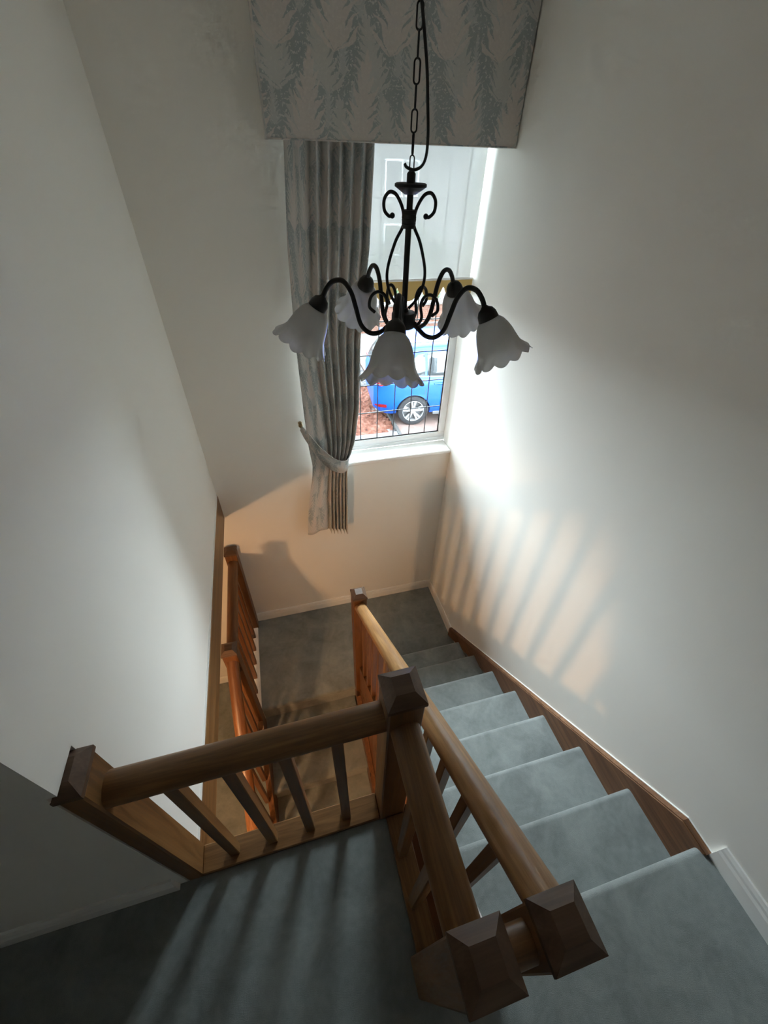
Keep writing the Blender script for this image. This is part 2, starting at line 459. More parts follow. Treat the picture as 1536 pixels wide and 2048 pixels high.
HC = .9227; RZ = .80
NX, NY = -1.083, -2.099; AX, AY = -1.0844, -2.5493; BX, BY = -.933, -2.547
lb = thing('landing_balustrade', 'oak balustrade around the landing edge with three square capped newels', 'balustrade', (-1.09, -2.1, 0))
newel(lb, NX, NY, -.25, HC, OAK['z'])
newel(lb, AX, AY, -.169, HC, OAK['z'])
newel(lb, -1.7755, NY+.002, -.169, HC-.004, OAK['z'], .0235, .045)
rail(lb, (-1.752, NY, RZ), (NX-.045, NY, RZ), OAK['x'])
rail(lb, (NX, NY-.045, RZ), (AX, AY+.045, RZ), OAK['x'])
for x in (-1.645, -1.515, -1.382, -1.25): baluster(lb, x, NY, .012, RZ-.02, OAK['z'])
for y in (-2.255, -2.39): baluster(lb, -1.079, y, .012, RZ-.02, OAK['z'])
par(box('base_rail', (-1.752, NX-.046, -2.141, -2.058, -.16, .014), OAK['x'], None, .003), lb)
par(box('base_rail', (-1.107, -1.036, AY+.046, NY-.046, -.16, .014), OAK['y'], None, .003), lb)
rail(lb, (AX+.045, -2.548, .82), (BX-.046, -2.548, .82), OAK['x'], 'linking_rail', .062, .06)

sb = thing('stair_balustrade', 'sloping oak handrail with balusters beside the upper flight between two newels', 'balustrade', (-.935, -1.7, -.5))
newel(sb, BX, BY, -.169, .9052, OAK['z'])
MX, MY, HM = -.937, -.884, -.2933
newel(sb, MX, MY, -H-.25, HM, PINE['z'])
def rz(y): return -.385-(y+.93)*.782
rail(sb, (BX, BY+.008, rz(BY+.008)), (MX, MY-.012, rz(MY-.012)), HONEY)
y = -1.05
while y > -2.48:
    baluster(sb, -.9345, y, zs(y, .101), rz(y)-.02, PINE['z'] if y > -1.5 else OAK['z']); y -= G_/2

hb = thing('half_landing_balustrade', 'dark reddish timber balustrade at the left of the half landing and down the lower flight', 'balustrade', (-1.795, -.5, -H))
PX = -1.795; PH = -.535
newel(hb, PX, -.0475, -H-.2, PH, PINE['z'])
newel(hb, PX, -.93, -H-.25, PH, PINE['z'])
newel(hb, PX, -1.99, GF+.001, -1.38, PINE['z'])
rail(hb, (PX, -.092, -.64), (PX, -.886, -.64), PINE['x'])
rail(hb, (PX, -.942, -.621), (PX, -1.97, -.621-1.028*.793), PINE['x'])
y = -.19
while y > -.85:
    baluster(hb, PX, y, -H+.012, -.655, PINE['z']); y -= .1335
y = -1.06
while y > -1.94:
    baluster(hb, PX, y, lz(y, .101), -.66+(y+.972)*.793, PINE['z']); y -= G_/2
par(box('base_rail', (-1.84, -1.7555, -.885, -.094, -H-.2, -H+.014), WHITE, None, .003), hb)

# ------------------------------------------------------------ window
win = struct(bpy.data.objects.new('window_1', None)); COL.objects.link(win); win.location = (-.5, .2, WZ0)
FZ0, FZ1 = .128, 2.14
def frame_piece(nm, b, mat=UPVC, bev=.004): return par(box(nm, b, mat, None, bev), win)
FX0, FX1 = -.998, -.0015
frame_piece('bottom_rail', (FX0, FX1, .15, .181, FZ0, .200))
frame_piece('top_rail', (FX0, FX1, .15, .181, FZ1-.06, FZ1))
frame_piece('right_stile', (-.052, FX1, .15, .181, .200, FZ1-.06))
frame_piece('left_stile', (FX0, FX0+.055, .15, .181, .200, FZ1-.06))
GX0, GX1, GZ0, GZ1 = FX0+.055, -.052, .200, FZ1-.06
# bead and gasket round the pane
for nm, b in (('gasket', (GX0, GX1, .163, .168, GZ0, GZ0+.008)), ('gasket', (GX1-.008, GX1, .163, .168, GZ0, GZ1)), ('gasket', (GX0, GX0+.008, .163, .168, GZ0, GZ1)), ('gasket', (GX0, GX1, .163, .168, GZ1-.008, GZ1))):
    frame_piece(nm, b, RUBBER, 0)
frame_piece('bead', (FX0+.02, FX1-.0, .141, .150, FZ0+.0005, .160), UPVC, .003)
g = frame_piece('pane', (GX0, GX1, .1715, .1755, GZ0, GZ1), GLASS, 0)
x = -.038-.1285
while x > GX0+.03:
    frame_piece('lead_strip', (x-.0035, x+.0035, .168, .1712, GZ0, GZ1), LEAD, 0); x -= .1285
z = .42
while z < GZ1-.03:
    frame_piece('lead_strip', (GX0, GX1, .1675, .1707, z-.0035, z+.0035), LEAD, 0); z += .211
frame_piece('sill', (-1.03, -.001, -.018, .150, .1005, .1275), WHITE, .006)

# roller blind with scalloped valance
bl = thing('roller_blind', 'sheer white roller blind with tan scalloped hem over the window', 'blind', (-.5, .05, 2.1))
bm = bmesh.new(); nx = 40
def ysag(u): return .05+.0025*math.sin(u*17)+.002*math.sin(u*41)
BXL, BXR = -.985, -.024
rows = [1.312+(2.085-1.312)*q/10 for q in range(11)]
V = [[bm.verts.new((BXL+(BXR-BXL)*q/nx, ysag(q/nx)*(.9+.1*(r/10)), zz)) for q in range(nx+1)] for r, zz in enumerate(rows)]
for r in range(10):
    for q in range(nx): bm.faces.new((V[r][q], V[r][q+1], V[r+1][q+1], V[r+1][q]))
par(mesh_obj('sheer_cloth', bm, BLIND, smooth=True), bl)
bm = bmesh.new(); n = 120; x1v = -.002; pts = []
def scal(x):
    f = ((x+.478)/.1455) % 1.0
    return 1.200+.078*abs(2*f-1)**2.6
for ysh in (.046, .049):
    T = [bm.verts.new((BXL+(x1v-BXL)*q/n, ysh, 1.314)) for q in range(n+1)]
    Bv = [bm.verts.new((BXL+(x1v-BXL)*q/n, ysh, scal(BXL+(x1v-BXL)*q/n))) for q in range(n+1)]
    for q in range(n): bm.faces.new((T[q], T[q+1], Bv[q+1], Bv[q]))
par(mesh_obj('scalloped_valance', bm, VALANCE), bl)
par(box('hem_bar', (BXL, BXR+.02, .042, .054, 1.305, 1.318), WHITE, None, .003), bl)
bm = bmesh.new(); tube(bm, [(BXL, .07, 2.10), (-.01, .07, 2.10)], .019, 14)
par(mesh_obj('roller_tube', bm, WHITE, smooth=True, angle=50), bl)

# pelmet
def set_uv(o, fn):
    me = o.data; uvl = me.uv_layers.new(name='fabric')
    for lp in me.loops:
        uvl.data[lp.index].uv = fn(me.vertices[lp.vertex_index].co, lp.vertex_index)
pm = thing('pelmet', 'deep box pelmet covered in grey fern print fabric above the window', 'pelmet', (-.57, -.1, 1.9))
PX0, PX1, PY, PZ0, PZ1 = -1.137, -.008, -.206, 1.9, 2.42
o = boxes('fabric_cover', [(PX0, PX1, PY, PY+.014, PZ0, PZ1), (PX0, PX0+.014, PY+.014, -.001, PZ0, PZ1), (PX1-.014, PX1, PY+.014, -.001, PZ0, PZ1), (PX0+.014, PX1-.014, PY+.014, -.001, PZ1-.014, PZ1)], FABRIC)
set_uv(o, lambda c, i: (c.x+c.y*.7, c.z)); par(o, pm)
bm = bmesh.new(); tube(bm, [(PX0, PY-.001, PZ0+.002), (PX1, PY-.001, PZ0+.002)], .003, 8)
o = mesh_obj('piping', bm, FABRIC, smooth=True); set_uv(o, lambda c, i: (c.x, c.z)); par(o, pm)

# curtain
cu = thing('curtain', 'grey fern print curtain drawn to the left of the window by a tieback', 'curtain', (-.95, -.09, -.45))
NU, NT = 150, 70
zz = [2.02, 1.9, 1.5, 1.05, .6, .35, .20, .10, -.10, -.30, -.45]
xl = [-1.06, -1.062, -1.095, -1.108, -1.105, -1.098, -1.085, -1.095, -1.135, -1.165, -1.178]
xr = [-.658, -.660, -.683, -.735, -.752, -.785, -.832, -.842, -.848, -.855, -.860]
bm = bmesh.new(); grid = []; fu = []
def foldx(u, zc):   # wide flat fold first, then tight pleats
    f = .27+.26*max(0, min(1, (1.2-zc)/1.5))
    return u*f/.3 if u < .3 else f+(u-.3)*(1-f)/.7
def phase(u): return 1.25*PI*u/.3 if u < .3 else 1.25*PI+(u-.3)/.7*2*PI*5.6
for r in range(NT+1):
    t = r/NT; z = 2.02-t*2.47
    a = np.interp(-z, [-q for q in zz], xl); b = np.interp(-z, [-q for q in zz], xr)
    row = []
    tie = math.exp(-((z-.20)/.16)**2)
    for q in range(NU+1):
        u = q/NU; ph = phase(u)
        amp = (.024 if u > .3 else .012+.012*u/.3)*(1-.45*tie)+.004*max(0, min(1, -z/.4))
        yy = -.085-.028*tie*math.sin(PI*u)-amp*math.sin(ph)-.008*math.sin(ph*2+1.3)
        xx = a+(b-a)*foldx(u, z)+.008*math.cos(ph)*(1-.4*tie)*min(1, u*6, (1-u)*8)
        hem = 0
        if z < -.2: hem = (-.05*u+.035*math.exp(-((u-.2)/.09)**2)-.005*math.sin(ph+.6))*min(1, (-.2-z)/.25)
        row.append(bm.verts.new((xx, min(yy, -.028), z+hem))); fu.append((u*1.25, z))
    grid.append(row)
for r in range(NT):
    for q in range(NU): bm.faces.new((grid[r][q], grid[r][q+1], grid[r+1][q+1], grid[r+1][q]))
o = mesh_obj('cloth', bm, FABRIC, smooth=True); set_uv(o, lambda c, i: fu[i])
md = o.modifiers.new('thick', 'SOLIDIFY'); md.thickness = .003; par(o, cu)
# tieback band
path = spline([(-1.128, -.040, .475), (-1.09, -.095, .42), (-1.03, -.142, .33), (-.95, -.170, .245), (-.875, -.165, .205), (-.828, -.120, .205), (-.822, -.065, .225), (-.86, -.022, .26)], 8)
hts = np.interp(range(len(path)), [0, 4, 20, 40, len(path)-1], [.035, .07, .105, .095, .07])
bm = bmesh.new(); ra = []; rb = []
for p, h in zip(path, hts):
    ra.append(bm.verts.new(p+Vector((0, 0, h*.5)))); rb.append(bm.verts.new(p+Vector((-.012, 0, -h*.5))))
for q in range(len(path)-1): bm.faces.new((rb[q], rb[q+1], ra[q+1], ra[q]))
band = mesh_obj('tieback_band', bm, FABRIC, smooth=True); set_uv(band, lambda c, i: (c.x*1.3+.3, c.z+.4))
md = band.modifiers.new('thick', 'SOLIDIFY'); md.thickness = .005; par(band, cu)
bm = bmesh.new(); tube(bm, [p+Vector((0, -.003, h*.5)) for p, h in zip(path, hts)], .0028, 6)
pp = mesh_obj('piping', bm, paint('pale_piping', (.55, .54, .52)), smooth=True); pp.parent = band
hk = thing('tieback_hook', 'small dark metal tieback hook on the wall left of the curtain', 'hook', (-1.132, 0, .49))
bm = bmesh.new(); lathe(bm, [(0, 0), (.014, 0), (.014, .004), (.005, .006), (.005, .024), (.012, .028), (.015, .036), (.011, .044), (0, .047)], 16, Matrix.Translation((-1.132, -.001, .49)) @ Matrix.Rotation(PI/2, 4, 'X'))
par(mesh_obj('knob', bm, BRASS, smooth=True, angle=40), hk)
bm = bmesh.new(); tube(bm, spline([(-1.132, -.012, .48), (-1.134, -.018, .466), (-1.128, -.03, .46), (-1.122, -.038, .468)], 5), .0026, 6)
par(mesh_obj('ring', bm, BRASS, smooth=True), hk)

# ------------------------------------------------------------ chandelier
CX, CY, ZC = -.894, -1.377, 1.568
ch = thing('chandelier', 'black iron five arm chandelier with frilled frosted glass shades on a chain', 'chandelier', (CX, CY, ZC-.07))
def cpart(nm, bm, mat, parent=None, smooth=True, ang=40):
    o = mesh_obj(nm, bm, mat, None, smooth, ang)
    o.parent = parent or ch
    o.location = Vector((CX, CY, ZC))-(ch.location if parent is None else Vector((CX, CY, ZC)))
    return o
bm = bmesh.new(); lathe(bm, [(0, -.078), (.006, -.076), (.008, -.068), (.012, -.062), (.030, -.060), (.033, -.056), (.033, -.026), (.030, -.021), (.012, -.019), (.010, -.010), (0, -.010)], 28)
cpart('hub', bm, IRON)
bm = bmesh.new(); tube(bm, [(0, 0, -.02), (0, 0, .268)], .0075, 12)
cpart('stem', bm, IRON)
bm = bmesh.new(); lathe(bm, [(0, .232), (.014, .233), (.032, .244), (.037, .247), (.037, .252), (.033, .254), (.010, .254), (.010, .27), (.007, .274), (0, .274)], 28)
cpart('disc', bm, IRON)
bm = bmesh.new(); lathe(bm, [(.008, .168), (.017, .168), (.0165, .176), (.0175, .177), (.0165, .178), (.0175, .186), (.0165, .187), (.0175, .188), (.0165, .196), (.0175, .197), (.0175, .204), (.008, .204)], 20)
cpart('collar', bm, IRON)
psi = math.radians(-14)
for s in (0, PI):
    e = Vector((math.cos(psi+s), math.sin(psi+s), 0))
    bm = bmesh.new()
    pts = spline([e*r+Vector((0, 0, z)) for r, z in [(.012, -.012), (.034, .014), (.047, .048), (.047, .085), (.031, .138), (.0135, .172), (.0135, .196), (.021, .216), (.034, .233), (.049, .236), (.060, .222), (.059, .202), (.048, .191), (.040, .192)]], 8)
    tube(bm, pts, .0038, 8)
    bmesh.ops.create_uvsphere(bm, u_segments=10, v_segments=8, radius=.0062, matrix=Matrix.Translation(pts[-1]))
    cpart('lyre_scroll', bm, IRON)
ph0 = math.radians(-112.48); TILT = math.radians(31)
def shade_mesh():
    bm = bmesh.new(); seg = 96; lobes = 12
    prof = [(.018, .008), (.026, .012), (.035, .022), (.042, .036), (.0475, .052), (.051, .068), (.0545, .082), (.0595, .093), (.0655, .1015), (.071, .108), (.0745, .113)]
    inner = [(r-.0022, s) for r, s in prof]
    def ring(r, s, f):
        out = []
        for k in range(seg):
            a = 2*PI*k/seg; w = abs(math.sin(a*lobes/2)); fl = f*f
            rr = r*(1+.075*fl*(math.sin(a*lobes+.6)*.55+w-.5)+.012*f*math.sin(a*5))
            ss = s+fl*(.010*w-.003)+.002*fl*math.sin(a*5+1)
            out.append(bm.verts.new((rr*math.cos(a), rr*math.sin(a), -ss)))
        return out
    fs = [max(0, (s-.055)/.058) for r, s in prof]
    rings = [ring(r, s, f) for (r, s), f in zip(prof, fs)]+[ring(r, s, f) for (r, s), f in zip(inner[::-1], fs[::-1])]
    for A, B in zip(rings, rings[1:]):
        for k in range(seg): bm.faces.new((A[k], B[k], B[(k+1) % seg], A[(k+1) % seg]))
    bmesh.ops.recalc_face_normals(bm, faces=bm.faces)
    return bm
arm0 = None
for q in range(5):
    a = ph0+q*2*PI/5; Rz = Matrix.Rotation(a, 4, 'Z')
    if arm0 is None:
        bm = bmesh.new()
        tube(bm, spline([(.026, 0, -.042), (.045, 0, -.058), (.068, 0, -.073), (.095, 0, -.072), (.118, 0, -.050), (.131, 0, -.008), (.143, 0, .030), (.163, 0, .056), (.188, 0, .056), (.207, 0, .038), (.218, 0, .016)], 7), .0062, 10)
        arm0 = cpart('arm', bm, IRON)
        bm = bmesh.new()
        tube(bm, spline([(.036, 0, -.058), (.052, 0, -.030), (.047, 0, .0), (.055, 0, .022), (.073, 0, .030), (.090, 0, .019), (.095, 0, -.005), (.080, 0, -.020)], 7), .0042, 8)
        curl0 = cpart('scroll_strap', bm, IRON, arm0)
        T = Matrix.Translation((.226, 0, .004)) @ Matrix.Rotation(-TILT, 4, 'Y')
        bm = bmesh.new(); lathe(bm, [(0, .022), (.007, .022), (.010, .018), (.018, .013), (.0235, .003), (.0255, -.010), (.0258, -.016), (.022, -.016), (0, -.008)], 24, T)
        cup0 = cpart('cup', bm, IRON, arm0)
        sm = shade_mesh(); bmesh.ops.transform(sm, matrix=T, verts=sm.verts)
        sh0 = cpart('glass_shade', sm, FROST, arm0, ang=80)
        arm0.rotation_euler = (0, 0, a)
    else:
        c = arm0.copy(); COL.objects.link(c); c.parent = ch; c.rotation_euler = (0, 0, a)
        for chd in (curl0, cup0, sh0):
            d = chd.copy(); COL.objects.link(d); d.parent = c
# chain
def link_mesh(ln=.040, wd=.0155, r=.0019):
    bm = bmesh.new(); pts = []; hw = wd/2-r; hl = ln/2-wd/2
    for i in range(9): t = PI*i/8; pts.append((hw*math.cos(t), 0, hl+hw*math.sin(t)))
    for i in range(9): t = PI+PI*i/8; pts.append((hw*math.cos(t), 0, -hl+hw*math.sin(t)))
    n = len(pts); rings = []
    for i, p in enumerate(pts):
        p = Vector(p); d = (Vector(pts[(i+1) % n])-Vector(pts[i-1])).normalized(); u = Vector((0, 1, 0)); v = d.cross(u)
        rings.append([bm.verts.new(p+u*r*math.cos(2*PI*k/6)+v*r*math.sin(2*PI*k/6)) for k in range(6)])
    for i in range(n):
        for k in range(6): bm.faces.new((rings[i][k], rings[i][(k+1) % 6], rings[(i+1) % n][(k+1) % 6], rings[(i+1) % n][k]))
    bmesh.ops.recalc_face_normals(bm, faces=bm.faces); return bm
bm = bmesh.new(); lathe(bm, [(0, CH-ZC-.002), (.05, CH-ZC-.002), (.048, CH-ZC-.014), (.02, CH-ZC-.028), (.006, CH-ZC-.032), (0, CH-ZC-.032)], 24)
rose = cpart('ceiling_rose', bm, IRON)
l0 = None; z = .287; q = 0
while z < CH-ZC-.05:
    if l0 is None:
        l0 = cpart('link', link_mesh(), IRON); o = l0
        o.scale = (.8, .8, .8)
    else:
        o = l0.copy(); COL.objects.link(o); o.scale = (1, 1, 1)
    o.location = Vector((CX, CY, ZC+z))-ch.location
    o.rotation_euler = (0, 0, psi+(PI/2 if q % 2 else 0)+.12*math.sin(q*2.1))
    z += .033 if q == 0 else .0362; q += 1
bm = bmesh.new()
e = Vector((math.cos(psi), math.sin(psi), 0))
pts = spline([e*x+Vector((0, y, z)) for x, y, z in [(-.016, .0, .287), (-.012, -.003, .281), (.004, -.006, .277), (.022, -.004, .285), (.031, 0, .305), (.031, 0, .34), (.026, 0, .385), (.019, -.004, .43), (.009, -.008, .475), (.001, -.008, .51), (-.008, -.004, .56), (-.009, 0, .62), (-.004, .002, .75), (0, 0, CH-ZC-.03)]], 6)
tube(bm, pts, .0033, 8)
cpart('flex_cable', bm, plain('black_cable', (.015, .015, .015), .5))

# ------------------------------------------------------------ hall lamp (below, behind the left wall)
hl = thing('hall_pendant', 'warm bulb hanging from the hall ceiling behind the left wall', 'lamp', (-2.25, -2.2, -.205))
bm = bmesh.new(); lathe(bm, [(0, -.001), (.045, -.001), (.043, -.015), (.01, -.022), (.0035, -.03), (.0035, -.16), (.016, -.165), (.018, -.215), (0, -.216)], 20)
o = mesh_obj('rose_and_cord', bm, WHITE, hl, True, 40)
bm = bmesh.new(); bmesh.ops.create_uvsphere(bm, u_segments=20, v_segments=12, radius=.042, matrix=Matrix.Translation((0, 0, -.25)))
o = mesh_obj('bulb', bm, emitter('warm_bulb_glow', (1.0, .55, .25), 112), hl, True)

# ------------------------------------------------------------ outside
GZ = -2.7
def stoneish(name, stops, sc, bs=.3, dist=.02, rough=.9):
    m, nt, b = new_mat(name); c = coords(nt)
    v = noise(nt, c, sc, 5, .65, .5)
    L(nt, ramp(nt, v, stops), b.inputs['Base Color']); b.inputs['Roughness'].default_value = rough
    b.inputs['Specular IOR Level'].default_value = .05; bump(nt, v, b, bs, dist); return m
def pavers(name, c1, c2, mortar, sc):
    m, nt, b = new_mat(name); c = coords(nt, (1, 1, 1), rot=(0, 0, .6))
    bt = nt.nodes.new('ShaderNodeTexBrick'); L(nt, c, bt.inputs[0])
    bt.inputs['Color1'].default_value = (*c1, 1); bt.inputs['Color2'].default_value = (*c2, 1); bt.inputs['Mortar'].default_value = (*mortar, 1)
    bt.inputs['Scale'].default_value = sc; bt.inputs['Mortar Size'].default_value = .02
    L(nt, bt.outputs[0], b.inputs['Base Color']); b.inputs['Roughness'].default_value = .9; b.inputs['Specular IOR Level'].default_value = .05; return m
DRIVE = pavers('block_paving', (.062, .042, .037), (.074, .054, .049), (.045, .031, .028), 4.5)
struct(box('ground', (-30, 40, .26, 45, GZ-.4, GZ-.06), stoneish('far_paving', [(.3, (.04, .038, .038)), (.7, (.06, .058, .06))], 8)), 'pale ground outside the house', 'ground')
struct(box('driveway', (1.24, 9, .3, 9.0, GZ-.06, GZ), DRIVE), 'pinkish block paved driveway under the blue car', 'driveway')
# bark bed with lumpy surface
bm = bmesh.new(); nx, ny = 70, 90; V = []
from mathutils import noise as mn
for j in range(ny+1):
    for i in range(nx+1):
        x = -3+4.165*i/nx; y = 4.955+2.44*j/ny
        V.append(bm.verts.new((x, y, GZ-.015+.07*mn.noise((x*3, y*3, 0))+.05*mn.noise((x*11, y*11, 3)))))
for j in range(ny):
    for i in range(nx):
        q = j*(nx+1)+i; bm.faces.new((V[q], V[q+1], V[q+nx+2], V[q+nx+1]))
bed = mesh_obj('bark_bed', bm, stoneish('red_bark', [(.32, (.012, .0042, .003)), (.5, (.050, .020, .0135)), (.66, (.068, .035, .027))], 9, .8, .06))
bed['kind'] = 'stuff'; tag(bed, 'reddish bark mulch bed left of the driveway kerb', 'mulch')
tag(box('kerb', (1.17, 1.245, .3, 7.6, GZ-.06, GZ+.035), stoneish('grey_kerb', [(.3, (.016, .016, .016)), (.7, (.03, .03, .03))], 14), bev=.01), 'dark grey kerb edging between bark bed and driveway', 'kerb')
tag(box('paving_strip', (-2.35, 1.16, .3, 4.95, GZ-.06, GZ+.04), stoneish('pale_slab', [(.3, (.036, .037, .043)), (.7, (.047, .048, .054))], 6), bev=.01), 'pale grey paving strip in front of the bark bed', 'paving')
gr = box('gravel_strip', (-6, 1.17, 7.4, 10.6, GZ-.06, GZ+.02), stoneish('white_gravel', [(.38, (.008, .008, .009)), (.5, (.036, .036, .038)), (.62, (.05, .05, .05))], 16, .8, .05))
gr['kind'] = 'stuff'; tag(gr, 'white speckled gravel strip beyond the bark bed', 'gravel')
def brickmat(name, c1, c2, mo, sc):
    m, nt, b = new_mat(name)
    tc = nt.nodes.new('ShaderNodeTexCoord'); sx = nt.nodes.new('ShaderNodeSeparateXYZ'); cx = nt.nodes.new('ShaderNodeCombineXYZ')
    L(nt, tc.outputs['Object'], sx.inputs[0]); L(nt, sx.outputs[0], cx.inputs[0]); L(nt, sx.outputs[2], cx.inputs[1])
    bt = nt.nodes.new('ShaderNodeTexBrick'); L(nt, cx.outputs[0], bt.inputs[0]); bt.inputs['Scale'].default_value = sc
    bt.inputs['Color1'].default_value = (*c1, 1); bt.inputs['Color2'].default_value = (*c2, 1); bt.inputs['Mortar'].default_value = (*mo, 1)
    L(nt, bt.outputs[0], b.inputs['Base Color']); b.inputs['Roughness'].default_value = .9; b.inputs['Specular IOR Level'].default_value = .05; return m
BRICK = brickmat('garden_brick', (.045, .018, .012), (.065, .03, .02), (.06, .055, .05), 4)
gw = thing('garden_wall', 'low red brick garden wall beyond the car', 'wall', (2, 11.6, GZ))
par(box('brickwork', (-8, 14, 11.5, 11.72, GZ-.06, GZ+.75), BRICK), gw)
par(box('coping', (-8, 14, 11.46, 11.76, GZ+.751, GZ+.81), stoneish('coping_stone', [(.3, (.04, .036, .034)), (.7, (.06, .055, .05))], 9)), gw)
# shrubs of leaf blades
def leafmat(name, a, b_):
    m, nt, b = new_mat(name); v = noise(nt, coords(nt), 5, 4)
    L(nt, ramp(nt, v, [(.35, a), (.65, b_)]), b.inputs['Base Color']); b.inputs['Roughness'].default_value = .6; return m
def shrub(label, cx, cy, z0, rx, ry, rz_, mat, n=2600, ls=.07):
    t = thing('shrub', label, 'shrub', (cx, cy, z0))
    bm = bmesh.new()
    for _ in range(n):
        u, v = random.uniform(0, 2*PI), random.uniform(-.35, 1); s = math.sqrt(1-v*v); k_ = random.uniform(.72, 1.04)
        lump = 1+.16*math.sin(u*3+v*5)+.1*math.sin(u*7-v*9)
        p = Vector((rx*s*math.cos(u)*k_*lump, ry*s*math.sin(u)*k_*lump, rz_*(.45+.6*v*k_*lump)))
        a = Vector((random.gauss(0, 1), random.gauss(0, 1), random.gauss(0, 1))).normalized(); c = a.orthogonal().normalized()
        q = ls*random.uniform(.6, 1.3)
        vs = [bm.verts.new(p+w_) for w_ in (-a*q, c*q*.4, a*q, -c*q*.4)]; bm.faces.new(vs)
    f = mesh_obj('foliage', bm, mat, t); f['kind'] = 'stuff'
    bm = bmesh.new()
    for qq in range(5):
        a = 2*PI*qq/5
        tube(bm, [(0, 0, 0), (.3*rx*math.cos(a), .3*ry*math.sin(a), rz_*.4), (.6*rx*math.cos(a), .6*ry*math.sin(a), rz_*.8)], [.04, .03, .012], 6)
    mesh_obj('stems', bm, STRG, t)
shrub('dense dark green shrub behind the car, centre of the window', 3.9, 13.3, GZ, 1.4, 1.0, 2.6, leafmat('leaf_green', (.006, .022, .007), (.018, .05, .014)), 5200)
shrub('yellowish green shrub left of the dark green shrub', 1.2, 12.9, GZ, .9, .7, 1.7, leafmat('leaf_lime', (.03, .045, .006), (.06, .08, .015)), 2200)
shrub('small green shrub against the garden wall at right', 8.2, 13.1, GZ, 1.3, .8, 1.7, leafmat('leaf_mid', (.01, .03, .008), (.03, .06, .015)), 2200)
# neighbouring house, seen through the sheer blind
hs = thing('house', 'pale neighbouring house with pitched roof behind the garden wall', 'house', (4, 22, GZ))
HW = stoneish('pale_render', [(.3, (.16, .155, .15)), (.7, (.2, .195, .19))], 3, .05)
par(box('walls', (-3, 12, 19, 26, GZ-.06, 2.6), HW), hs)
bm = bmesh.new(); extrude_poly(bm, [(18.4, 2.45), (22.5, 5.9), (26.6, 2.45)], -3.5, 12.5, 'x')
par(mesh_obj('roof', bm, brickmat('roof_tiles', (.07, .05, .045), (.09, .065, .06), (.04, .03, .03), 5)), hs)
bm = bmesh.new(); extrude_poly(bm, [(2.6, 2.3), (5.4, 5.0), (8.2, 2.3)], 17.6, 22, 'y')
par(mesh_obj('gable', bm, HW), hs)
for x in (-.8, 4.6, 8.9):
    for z in (GZ+.9, .4):
        f = par(box('window', (x, x+1.5, 18.95, 19.02, z, z+1.25), UPVC), hs)
        for qx in (0, 1):
            p_ = box('pane', (x+.07+qx*.71, x+.72+qx*.71, 18.93, 18.948, z+.07, z+1.18), plain('dark_pane_%d' % random.randrange(10**6), (.03, .035, .04), .1)); p_.parent = f; p_.matrix_parent_inverse = Matrix.Translation(hs.location).inverted() @ Matrix.Translation(-Vector(f.location)) if False else Matrix.Identity(4)
par(box('door', (2.4, 3.4, 18.94, 19.02, GZ-.05, GZ+2.1), plain('green_door', (.02, .05, .04), .4)), hs)

# unseen brick block added to cut sky light reaching the right wall
wg = thing('added_sky_blocker', 'unseen brick block added outside left of the window to dim the right wall', 'light_blocker', (-3.9, 2.0, GZ))
par(box('walls', (-5.2, -2.4, .26, 3.7, GZ-.06, 2.5), BRICK), wg)
bm = bmesh.new(); extrude_poly(bm, [(-5.5, 2.48), (-3.8, 4.3), (-2.1, 2.48)], .26, 4.0, 'y')
par(mesh_obj('roof', bm, bpy.data.materials['roof_tiles']), wg)
par(box('window', (-4.5, -3.1, 3.66, 3.72, -.1, 1.2), UPVC), wg)

# ------------------------------------------------------------ car (blue five-door SUV, rear to the left)
car = thing('car', 'bright blue hatchback SUV parked on the driveway outside the window', 'car', (3.0, 6.1, GZ))
m, nt, b = new_mat('blue_car_paint')
b.inputs['Base Color'].default_value = (.004, .085, .40, 1); b.inputs['Metallic'].default_value = .25; b.inputs['Roughness'].default_value = .3
b.inputs['Coat Weight'].default_value = .12; b.inputs['Coat Roughness'].default_value = .2; b.inputs['Specular IOR Level'].default_value = .2
v_ = noise(nt, coords(nt), 900, 1); L(nt, mixc(nt, v_, (.001, .028, .20), (.002, .036, .25)), b.inputs['Base Color'])
BLUE = m
CGL = plain('car_glass', (.015, .018, .02), .12, 0, .35)
XR, LEN, YN, WID = .74, 4.45, 5.165, 1.84        # rear x, length, near side y, width
YC = YN+WID/2
def section(x):
    """half outline (w,z) from sill to roof centre at distance x from the rear"""
    t = x
    zb = .27 + (.10*max(0, (.25-t)/.25)) + (.06*max(0, (t-4.1)/.35))
    zt = np.interp(t, [0, .06, .22, .55, 1.0, 1.7, 2.5, 3.05, 3.45, 4.0, 4.35, 4.45], [.86, 1.08, 1.36, 1.60, 1.655, 1.67, 1.62, 1.36, 1.10, 1.02, .88, .68])
    wl = np.interp(t, [0, .08, .35, 1.0, 3.4, 4.0, 4.3, 4.45], [.70, .80, .895, .92, .92, .89, .80, .64])
    zs_ = min(zt-.02, np.interp(t, [0, .5, 3.2, 4.45], [1.02, 1.07, .99, .74]))
    wr = np.interp(t, [0, .2, .8, 2.4, 3.1, 3.45, 4.45], [.66, .62, .60, .60, .62, .78, .60])
    wr = min(wr, wl-.04)
    f = [(wl-.07, zb), (wl-.02, zb+.08), (wl, zb+.20), (wl+.005, zb+.34), (wl-.012, zb+.46), (wl-.010, max(zs_-.14, zb+.5)), (wl-.035, zs_)]
    for s_ in (.25, .5, .75, .92): f.append((wl-.035+(wr-wl+.035)*s_**1.15, zs_+(zt-.03-zs_)*s_))
    f += [(wr-.10, zt-.008), (wr*.5, zt+.008), (0, zt+.012)]
    return f
